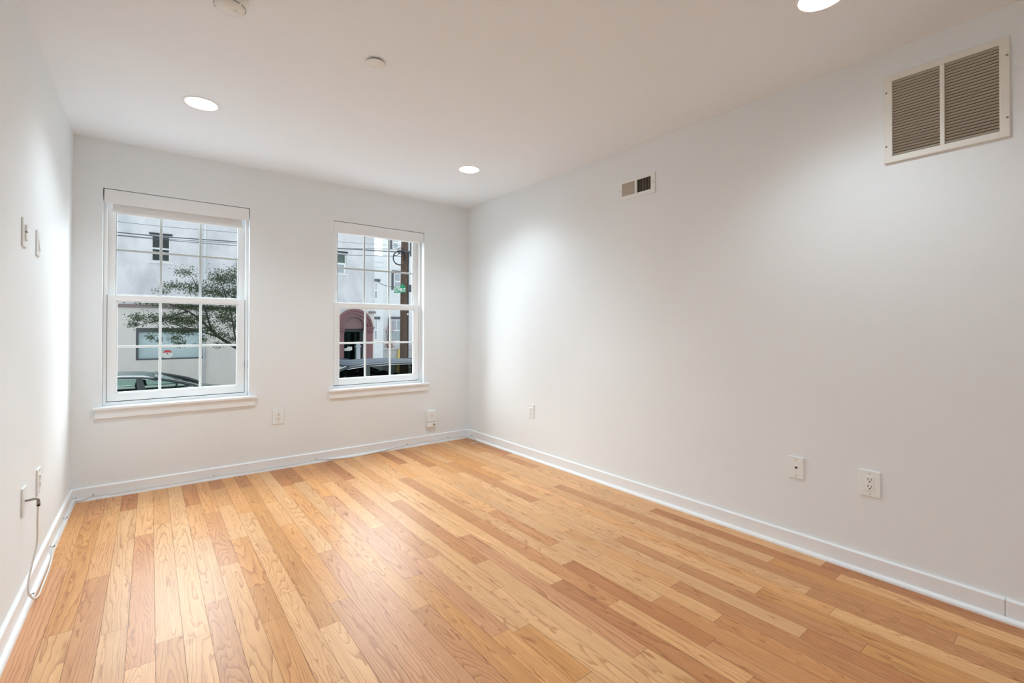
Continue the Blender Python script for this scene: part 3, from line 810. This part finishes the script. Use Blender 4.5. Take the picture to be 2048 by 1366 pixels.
# street tree in front of the building
tree = tag(empty('street_tree', (.75, 11, STREET + .14)), 'leafy street tree reaching a dark branch across the left window', 'tree')
toff = T(-.75, -11, -STREET - .14)
b = MB()
main = smooth_path([(.75, 11, STREET + .1), (.70, 11, -.6), (.45, 11, -.05), (-.15, 11, .30), (-.73, 11, .60), (-1.16, 11.02, .91), (-1.36, 11.0, 1.12), (-1.62, 10.95, 1.38), (-1.9, 10.9, 1.62), (-2.3, 10.85, 1.80)], 5)
n = len(main); b.tube(main, [.11 - .1 * (i / (n - 1)) ** .6 for i in range(n)], 10)
limbs = [[(.45, 11, -.05), (.3, 11.2, .8), (.1, 11.3, 1.8), (-.2, 11.3, 2.6), (-.5, 11.2, 3.2)],
         [(-.73, 11, .60), (-.85, 10.8, 1.1), (-.95, 10.7, 1.7), (-1.15, 10.6, 2.3), (-1.3, 10.6, 2.7)],
         [(-1.16, 11.02, .91), (-1.5, 11.2, 1.05), (-1.9, 11.3, 1.18), (-2.3, 11.3, 1.3)],
         [(-1.36, 11, 1.12), (-1.5, 10.8, 1.6), (-1.65, 10.7, 2.1), (-1.85, 10.6, 2.55)],
         [(-1.9, 10.9, 1.62), (-2.2, 10.9, 1.5), (-2.6, 10.9, 1.35), (-3.05, 10.9, 1.2)],
         [(-2.3, 10.85, 1.80), (-2.7, 10.85, 1.86), (-3.2, 10.85, 1.85)],
         [(.45, 11, -.05), (.9, 11, .8), (1.4, 11, 1.6), (1.95, 11, 2.08)],
         [(-.15, 11, .30), (-.5, 10.9, .62), (-.9, 10.9, .72), (-1.2, 10.9, .74)]]
for l in limbs:
    p = smooth_path(l, 4); k = len(p); b.tube(p, [.019 * (1 - i / k) + .005 for i in range(k)], 7)
tw = random.Random(3)
o_ = None
# leaf sprays: (x, z, radius x, radius z, leaves)
SPR = [(-1.97, 2.66, .26, .13, 80), (-2.22, 2.28, .28, .12, 90), (-2.45, 2.12, .16, .08, 30), (-1.75, 2.25, .30, .20, 170), (-1.20, 2.55, .32, .24, 230), (-.85, 2.62, .22, .26, 170), (-1.25, 2.15, .42, .22, 290), (-.80, 2.15, .22, .30, 200),
       (-.72, 2.95, .10, .18, 30), (-3.25, 1.86, .16, .05, 36), (-2.9, 1.84, .2, .05, 40), (-2.45, 1.82, .35, .09, 110), (-1.95, 1.75, .35, .12, 190), (-1.45, 1.72, .35, .14, 210), (-.95, 1.70, .32, .16, 210),
       (-2.95, 1.42, .20, .13, 90), (-3.05, 1.26, .12, .07, 36), (-2.55, 1.42, .26, .14, 130), (-2.2, 1.42, .28, .18, 190), (-1.9, 1.35, .28, .18, 190), (-1.6, 1.45, .26, .16, 150), (-2.4, 1.12, .35, .08, 80), (-1.95, 1.08, .30, .10, 110),
       (-1.45, 1.15, .28, .14, 120), (-1.05, 1.45, .28, .18, 170), (-.8, 1.25, .22, .20, 130), (-1.15, 1.0, .28, .12, 90), (-.85, .85, .2, .10, 60), (-2.68, .93, .10, .09, 26), (-2.5, .86, .08, .07, 18), (-2.15, .9, .16, .12, 60), (-2.05, .75, .14, .08, 44), (-1.55, .86, .10, .1, 24), (-1.75, .72, .06, .04, 12),
       (-1.2, .72, .14, .08, 40), (-.5, 1.9, .3, .5, 140), (0, 2.3, .4, .5, 160), (.5, 2.2, .5, .5, 160), (-.3, 1.2, .3, .4, 100), (.3, 1.3, .4, .4, 100), (1.2, 1.9, .4, .3, 80), (1.93, 2.06, .07, .04, 10)]
lf = bmesh.new()
for sx, sz, rx, rz, cnt in SPR:
    for _ in range(max(1, cnt // 40)):     # a twig from the spray's heart outwards
        a = Vector((sx, 11 + tw.uniform(-.15, .1), sz)); e_ = a + Vector((tw.uniform(-1, .3) * rx, tw.uniform(-.2, .2), tw.uniform(-.8, .6) * rz))
        b.tube([a + Vector((rx * .7, 0, tw.uniform(-.5, .5) * rz)), a, e_], [.006, .004, .002], 5)
    for _ in range(int(cnt * 3.3)):
        d = tw.gauss(0, .5), tw.gauss(0, .5)
        p = Vector((sx + d[0] * rx, 11 + tw.uniform(-.3, .2), sz + d[1] * rz))
        L_ = tw.uniform(.036, .066); wd = L_ * .25
        rot = Matrix.Rotation(tw.uniform(0, 2 * PI), 4, 'Z') @ Matrix.Rotation(tw.uniform(-.9, 1.1), 4, 'Y') @ Matrix.Rotation(tw.uniform(-1.2, 1.2), 4, 'X')
        vs = [lf.verts.new(p + rot @ Vector(q)) for q in ((0, 0, 0), (L_ * .45, wd, .006), (L_, 0, -.004), (L_ * .45, -wd, .006))]
        lf.faces.new(vs)
wood = b.build('trunk', M_bark, tree); wood.data.transform(toff)
me = bpy.data.meshes.new('foliage'); lf.to_mesh(me); lf.free()
fo = link('foliage', me, M_leaf, tree); fo.data.transform(toff); fo['kind'] = 'stuff'

# utility pole, coil, wires, sign
pole = tag(empty('utility_pole', (5.03, 12.5, STREET + .14)), 'brown wooden utility pole seen at the right of the corner window', 'pole')
MB().tube([(0, 0, 0), (.0, 0, 2.5), (.02, 0, 6.2), (.03, 0, 9.0)], [.165, .155, .14, .12], 18).build('shaft', M_pole, pole)
MB().box(.02, .2, -.19, .1, 5.22, 5.30, .01).box(-.3, .4, -.2, -.12, 5.24, 5.29, .008).build('cable_bracket', M_wire, pole)
MB().box(.17, .36, -.1, .1, 3.74, 4.02, .02).build('junction_box', M_greyframe, pole)
MB().tube([(.10, -.15, .2), (.11, -.15, 5.2)], .022, 8).build('conduit', M_greyframe, pole)
b = MB().tube(smooth_path([(-.155, -.02, 1.06), (-.10, -.14, 1.07), (.0, -.17, 1.05), (.1, -.14, 1.06), (.165, 0, 1.07)], 4), .008, 6).box(.03, .07, -.175, -.15, .99, 1.17, .008)
b.build('staple_wire', M_signwhite, pole)
MB().box(.05, .11, -.17, -.13, 2.84, 2.90, .004).build('pole_tag', M_signwhite, pole)

o = tag(empty('cable_coil', (4.74, 12.28, 3.84)), 'big coil of black cable hung on the utility pole', 'cable')
def circ(cx_, cz_, r, n=40, y=0, sq=1.0): return [(cx_ + r * math.cos(2 * PI * k / n), y + .02 * math.sin(4 * PI * k / n), cz_ + r * sq * math.sin(2 * PI * k / n)) for k in range(n + 1)]
MB().tube(circ(0, 0, .255, sq=1.02), .021, 8).tube(circ(.015, .02, .262, y=.03), .016, 8).build('large_loop', M_rubber, o)
MB().tube(circ(.02, .27, .115, y=-.03), .013, 8).tube(smooth_path([(-.24, -.03, .07), (-.1, -.04, .1), (.0, -.04, .22), (.1, -.03, .26), (.25, -.03, .22)], 5), .013, 8).build('small_loop', M_rubber, o)

def wire(pts, r, label):
    o = tag(MB().tube(smooth_path(pts, 8), r, 6).build('utility_wire', M_wire), label, 'wire', 'overhead wires along the street')
    return o
wire([(-16, 12.5, 4.55), (-8, 12.5, 3.95), (-3.44, 12.5, 3.80), (-.57, 12.5, 3.87), (2.45, 12.5, 4.00), (4.93, 12.5, 4.12)], .015, 'thickest overhead wire, passing over the small dark upper window')
wire([(-16, 12.47, 4.45), (-8, 12.47, 3.85), (-3.44, 12.47, 3.72), (-.57, 12.47, 3.82), (2.45, 12.47, 3.98), (4.93, 12.47, 4.09)], .007, 'thin overhead wire running just below the thickest one')
wire([(-16, 12.44, 4.42), (-8, 12.44, 3.82), (-3.44, 12.44, 3.70), (-.57, 12.44, 3.735), (2.45, 12.44, 3.77), (3.85, 12.44, 3.86), (4.93, 12.44, 3.95)], .009, 'lowest overhead wire, crossing the small dark upper window')
wire([(-16, 12.55, 4.8), (-8, 12.55, 4.25), (-3.44, 12.55, 4.10), (-.57, 12.55, 4.16), (2.45, 12.55, 4.24), (4.93, 12.55, 4.36)], .006, 'faint topmost overhead wire, near the window heads')
wire([(2.2, 13.9, 4.22), (3.0, 13.3, 4.16), (3.84, 12.9, 4.18), (4.93, 12.56, 4.24)], .011, 'short wire from the white building to the pole top')
wire([(4.42, 13.95, 3.12), (4.55, 13.2, 2.86), (4.75, 12.8, 2.79), (4.93, 12.58, 2.78)], .014, 'drooping service wire from the building corner to the pole')

sg = tag(empty('street_sign', (4.77, 12.30, 2.63)), 'green street-name sign fixed to the utility pole', 'sign')
b = MB(); b.prism([(-.235, 0, -.115), (.225, 0, -.075), (.235, 0, .115), (.10, 0, .265), (.035, 0, .19), (.03, 0, .165), (-.215, 0, .12)], (0, .008, 0))
b.build('panel', M_signgreen, sg)
MB().box(.14, .20, .008, .06, -.03, .06).build('sign_bracket', M_metal, sg)
tx = bpy.data.curves.new('sign_text', 'FONT'); tx.body = 'CLYMER ST'; tx.size = .155; tx.align_x = 'CENTER'; tx.align_y = 'CENTER'; tx.offset = .004; tx.extrude = .001
to = bpy.data.objects.new('sign_text', tx); C.objects.link(to)
bpy.context.view_layer.update()
me = bpy.data.meshes.new_from_object(to.evaluated_get(bpy.context.evaluated_depsgraph_get()))
bpy.data.objects.remove(to); bpy.data.curves.remove(tx)
me.transform(Matrix.Rotation(math.radians(2.5), 4, 'Y').inverted() @ Matrix.Diagonal((.56, 1, 1.15, 1)) @ Matrix.Rotation(PI / 2, 4, 'X'))
me.transform(T(0, -.003, .005)); link('sign_lettering', me, M_signwhite, sg)
MB().prism([(-.19, -.002, .085), (.0, -.002, .10), (.01, -.002, .145), (-.19, -.002, .118)], (0, .002, 0)).build('block_strip', M_signwhite, sg)

# houses down the side street
def house(name, label, x0, x1, y, top, wins, m_, cor=True):
    h = tag(empty(name, (x0, y, STREET)), label, 'building', 'row houses down the side street')
    off = T(-x0, -y, -STREET)
    def q(b, nm, mt, par=h):
        o = b.build(nm, mt); o.data.transform(off); o.parent = par; return o
    q(MB().box(x0, x1, y, y + 6, STREET - .1, top), 'wall', m_)
    if cor: q(MB().box(x0 - .15, x1, y - .2, y + .1, top - .35, top, .04).box(x0 - .08, x1, y - .1, y + .1, top - .6, top - .35, .03), 'cornice', M_white2)
    for xa, xb, za, zb in wins:
        b = MB(); f = .07
        b.box(xa, xa + f, y - .05, y + .02, za, zb).box(xb - f, xb, y - .05, y + .02, za, zb).box(xa + f, xb - f, y - .05, y + .02, za, za + f).box(xa + f, xb - f, y - .05, y + .02, zb - f, zb)
        zm = (za + zb) / 2; b.box(xa + f, xb - f, y - .05, y + .02, zm - .04, zm + .04).box((xa + xb) / 2 - .02, (xa + xb) / 2 + .02, y - .04, y + .02, zm + .04, zb - f)
        w = q(b, 'sash_window', M_vinyl)
        q(MB().box(xa + f, xb - f, y - .02, y - .01, za + f, zb - f), 'window_pane', M_greypane, w)
        q(MB().box(xa - .1, xb + .1, y - .12, y + .01, zb, zb + .14, .02), 'lintel', M_greyframe, w)
        q(MB().box(xa - .12, xa, y - .07, y + .01, za, zb), 'reveal_strip', M_greyframe, w)  # dark strip laid on the wall to stand in for the window's reveal
house('row_house', 'white house behind the utility pole, with tall grey-trimmed windows', 8.03, 15.5, 22.0, 8.2,
      [(8.72, 9.55, 3.5, 4.5), (8.52, 9.30, .40, 1.75), (8.62, 9.05, 5.9, 6.75), (9.9, 10.7, 5.6, 6.6), (10.3, 11.1, .4, 1.75), (10.5, 11.3, 3.5, 4.5)], M_white2)
house('row_house', 'narrow white house seen past the corner of the big building', 6.2, 7.27, 20.0, 5.1,
      [(6.72, 6.97, .55, 1.68), (6.72, 6.97, 2.75, 3.7)], M_white2, True)
o = tag(empty('low_wall', (8.6, 21.2, STREET)), 'pale grey low concrete wall before the house behind the pole', 'wall')
MB().box(-.9, 6, -.12, .12, -.1, 1.25, .02).build('wall_body', M_concrete, o)
MB().box(-.95, 6, -.17, .17, 1.25, 1.33, .02).build('coping', M_concrete, o)
tag(MB().prism([(8.45, 20.95, STREET - .01), (8.85, 20.95, STREET - .01), (8.80, 20.95, .0), (8.60, 20.95, .02)], (0, .06, 0)).build('yellow_board', M_yellow), 'yellow board leaning against the low grey wall', 'board')
for i, (vx, vz, n_, nm, l) in enumerate(((8.35, 1.0, 46, 'red_vine', 'red-leaved vine climbing beside the tall house window'), (8.3, .18, 90, 'red_shrub', 'red-flowering shrub behind the low grey wall'), (10.0, .15, 60, 'red_shrub', 'red-flowering shrub just right of the utility pole'))):
    o = tag(empty(nm, (vx, 21.5 if i else 21.8, STREET)), l, 'shrub')
    b = bmesh.new(); rr = random.Random(20 + i)
    for _ in range(n_ * 3):
        p = Vector((rr.gauss(0, .16), rr.uniform(-.07, .07), vz - STREET + rr.gauss(0, .16 if i else .3)))
        R = Matrix.Rotation(rr.uniform(0, 6.28), 4, 'Z') @ Matrix.Rotation(rr.uniform(-1.4, 1.4), 4, 'X')
        b.faces.new([b.verts.new(p + R @ Vector(v)) for v in ((-.035, 0, 0), (0, .024, .01), (.035, 0, 0), (0, -.024, .01))])
    me = bpy.data.meshes.new('foliage'); b.to_mesh(me); b.free()
    f_ = link('foliage', me, M_redleaf, o); f_['kind'] = 'stuff'
    MB().tube(smooth_path([(0, 0, 0), (.04, .02, vz - STREET - .5), (0, 0, vz - STREET + .2)], 4), .02, 6).tube(smooth_path([(0, 0, .5), (-.1, 0, vz - STREET - .2), (-.2, 0, vz - STREET + .1)], 4), .014, 6).build('stem', M_bark, o)

# ------------------------------------------------------------------ cars (length along local +X = front)
def car(name, label, loc, rz, paint, glass, P, see_through=True):
    """P: profile points: beltline z, roof z, x of rear-glass base, roof rear, roof front, windshield base, nose, tail, half width."""
    c = tag(empty(name, loc, rz), label, 'car', 'cars on the street')
    hw, belt, roof = P['hw'], P['belt'], P['roof']
    xr, xrr, xrf, xw, nose, tail = P['xr'], P['xrr'], P['xrf'], P['xw'], P['nose'], P['tail']
    # lower body: lofted side profile with wheel arches left open by dark wells
    def prof(y, inset):
        hood, deck = P['hood'], P['deck']
        return [(tail + .05, y, .35), (tail, y, .62), (tail + .06, y, deck - .06), (tail + .18, y, deck), (xr, y, belt - .01), (xw, y, belt - .01),
                ((xw + nose) / 2, y, (belt + hood) / 2 + .02), (nose - .25, y, hood), (nose - .03, y, hood - .15), (nose, y, .55), (nose - .06, y, .28), (tail + .1, y, .26)]
    b = MB(); secs = []
    for y, k, zk in ((-hw, .93, .94), (-hw + .05, .985, .99), (-hw + .22, 1, 1), (0, 1.005, 1.01), (hw - .22, 1, 1), (hw - .05, .985, .99), (hw, .93, .94)):
        ps = prof(y, 0); cxm = (nose + tail) / 2
        secs.append([b.bm.verts.new((cxm + (x - cxm) * k, yy, .27 + (z - .27) * (zk if z > belt - .2 else 1))) for x, yy, z in ps])
    for a, d in zip(secs, secs[1:]):
        n = len(a)
        for k in range(n):
            if k == 4: continue                       # cabin is open above the beltline
            f = b.bm.faces.new((a[k], a[(k + 1) % n], d[(k + 1) % n], d[k])); f.smooth = True
    b.bm.faces.new(secs[0]); b.bm.faces.new(secs[-1][::-1])
    b.build('body', paint, c)
    # roof shell
    tx_ = lambda z: hw - .04 - (z - belt) * .28          # tumblehome
    rfp = [(xrr, roof - .055), (xrr + .25 * (xrf - xrr), roof - .008), (xrr + .55 * (xrf - xrr), roof), (xrr + .82 * (xrf - xrr), roof - .018), (xrf, roof - .06)]
    b = MB(); rows = []
    for x, z in rfp:
        w_ = tx_(z)
        rows.append([b.bm.verts.new((x, y * w_, z - dz)) for y, dz in ((-1, .055), (-.96, .02), (-.7, .0), (0, -.015), (.7, .0), (.96, .02), (1, .055))])
    for a, d in zip(rows, rows[1:]):
        for k in range(6): f = b.bm.faces.new((a[k], a[k + 1], d[k + 1], d[k])); f.smooth = True
    ro = b.build('roof', paint, c)
    sd_ = ro.modifiers.new('thick', 'SOLIDIFY'); sd_.thickness = .03; sd_.offset = -1
    # pillars, rails
    for xh in (xrf, xrr):
        hd = MB().tube([(xh, -tx_(roof - .06), roof - .09), (xh, -tx_(roof - .06) * .7, roof - .066), (xh, 0, roof - .05), (xh, tx_(roof - .06) * .7, roof - .066), (xh, tx_(roof - .06), roof - .09)], .04, 8)
        hd.build('roof_header', paint, c)
    zr = roof - .06
    for s in (-1, 1):
        b = MB()
        yb, yr = s * (hw - .04), s * tx_(zr)
        b.tube(smooth_path([(xw, yb, belt), ((xw * .55 + xrf * .45), s * (hw - .04 - (zr - belt) * .15), belt + (zr - belt) * .52), (xrf, yr, zr - .03)], 4), [.045] * 4 + [.035] * 5, 8)
        b.tube(smooth_path([(xr, yb, belt), ((xr + xrr) / 2 - .02, s * (hw - .04 - (zr - belt) * .15), belt + (zr - belt) * .55), (xrr, yr, zr - .03)], 4), [.085] * 4 + [.05] * 5, 8)
        b.prism([(P['xb'] - .07, yb, belt), (P['xb'] + .08, yb, belt), (P['xb'] + .0, yr, zr), (P['xb'] - .10, yr, zr)], (0, -s * .04, 0))
        b.tube([(x, s * (tx_(z) - .005), z - .055) for x, z in rfp], .028, 8)
        b.build('pillar_frame', M_darkframe, c)
    for s in (-1, 1):
        b = MB()
        b.tube([(x, s * (tx_(z) + .012), z - .075) for x, z in rfp], .008, 6)
        b.tube([(xr + .05, s * (hw - .005), belt + .005), (xw, s * (hw - .005), belt + .005)], P.get('trim', .012), 6)
        b.build('window_trim', M_chrome, c)
    # glass
    for nm, q in (('windshield', [(xw, -hw + .06, belt), (xw, hw - .06, belt), (xrf, tx_(zr) - .04, zr), (xrf, -tx_(zr) + .04, zr)]),
                  ('rear_window', [(xr, -hw + .06, belt), (xr, hw - .06, belt), (xrr, tx_(zr) - .04, zr), (xrr, -tx_(zr) + .04, zr)])):
        MB().poly(q).build(nm, glass, c)
    for s in (-1, 1):
        for xa, xb, xc, xd in ((P['xb'] + .06, xw - .08, xrf - .04, P['xb'] + .0), (xr + .08, P['xb'] - .06, P['xb'] - .08, xrr + .05)):
            MB().poly([(xa, s * (hw - .06), belt), (xb, s * (hw - .06), belt), (xc, s * (tx_(zr) - .02), zr), (xd, s * (tx_(zr) - .02), zr)]).build('side_window', glass, c)
    # mirrors, seats, wheels, lamps
    for s in (-1, 1):
        y0_, y1_ = sorted((s * (hw + .02), s * (hw + .17)))
        MB().box(xw - .34, xw - .22, y0_, y1_, belt - .02, belt + .11, .03, 3).build('door_mirror', paint, c)
        for xs_, back in ((P['xb'] + .10, 1), (P['xb'] - .75, 1)):
            st = MB().box(xs_, xs_ + .5, s * .38 - .23, s * .38 + .23, .42, .60, .05, 3)
            st.prism([(xs_ - .06, s * .38 - .22, .55), (xs_ + .08, s * .38 - .22, .55), (xs_ - .08, s * .38 - .22, belt + .05), (xs_ - .2, s * .38 - .22, belt + .05)], (0, .44, 0))
            st.box(xs_ - .22, xs_ - .10, s * .38 - .13, s * .38 + .13, belt + .06, belt + .20, .04, 3)
            st.build('seat', M_seat, c)
        for xw_ in (P['nose'] - .92, P['tail'] + .95):
            wm = Matrix.Translation((xw_, s * (hw - .09), .33)) @ Matrix.Rotation(PI / 2 * s, 4, 'X').inverted()
            wl = MB().lathe([(.20, -.02), (.30, -.01), (.33, .03), (.33, .15), (.30, .19), (.20, .195)], wm, 32).build('wheel', M_rubber, c)
            MB().lathe([(.0001, .17), (.06, .18), (.10, .155), (.19, .17), (.205, .19)], wm, 32).build('hubcap', M_chrome, wl)
        y0_, y1_ = sorted((s * (hw - .42), s * (hw - .12)))
        MB().box(nose - .14, nose - .01, y0_, y1_, .58, .70, .03, 3).build('headlight', M_signwhite, c)
        MB().box(tail + .01, tail + .12, y0_, y1_, .66, .80, .03, 3).build('tail_light', M_signred, c)
    sw = MB().tube([(xw - .55 + .05 * math.sin(a), -.38 + .18 * math.cos(a), belt - .04 + .17 * math.sin(a)) for a in [k * PI / 10 for k in range(21)]], .014, 6)
    sw.build('steering_wheel', M_seat, c)
    MB().box(xw - .35, xw, -hw + .1, hw - .1, belt - .16, belt - .03, .03).build('dashboard', M_seat, c)
    return c
SED = dict(hw=.88, belt=1.08, roof=1.46, xr=-1.75, xrr=-1.0, xrf=.22, xw=1.10, nose=2.2, tail=-2.35, hood=.86, deck=1.0, xb=-.02)
car('sedan', 'dark green-grey sedan parked opposite, seen in the left window', (-2.80, 9.05, STREET), 0, M_carpaint, M_carglass, SED)
SED2 = dict(SED, belt=1.16, roof=1.62, tail=-1.85, xr=-1.55)
car('sedan', 'dark blue-grey car parked opposite, seen low in the corner window', (1.42, 9.1, STREET), 0, M_suvpaint, M_suvglass, SED2)
SUV = dict(hw=.95, belt=1.20, roof=1.71, xr=-2.2, xrr=-1.85, xrf=.25, xw=1.15, nose=2.3, tail=-2.45, hood=1.08, deck=1.15, xb=-.15, trim=.014)
car('suv', 'dark tall car in the roadway close to the corner window', (.85, 6.5, STREET), PI, M_suvpaint, M_suvglass, SUV)
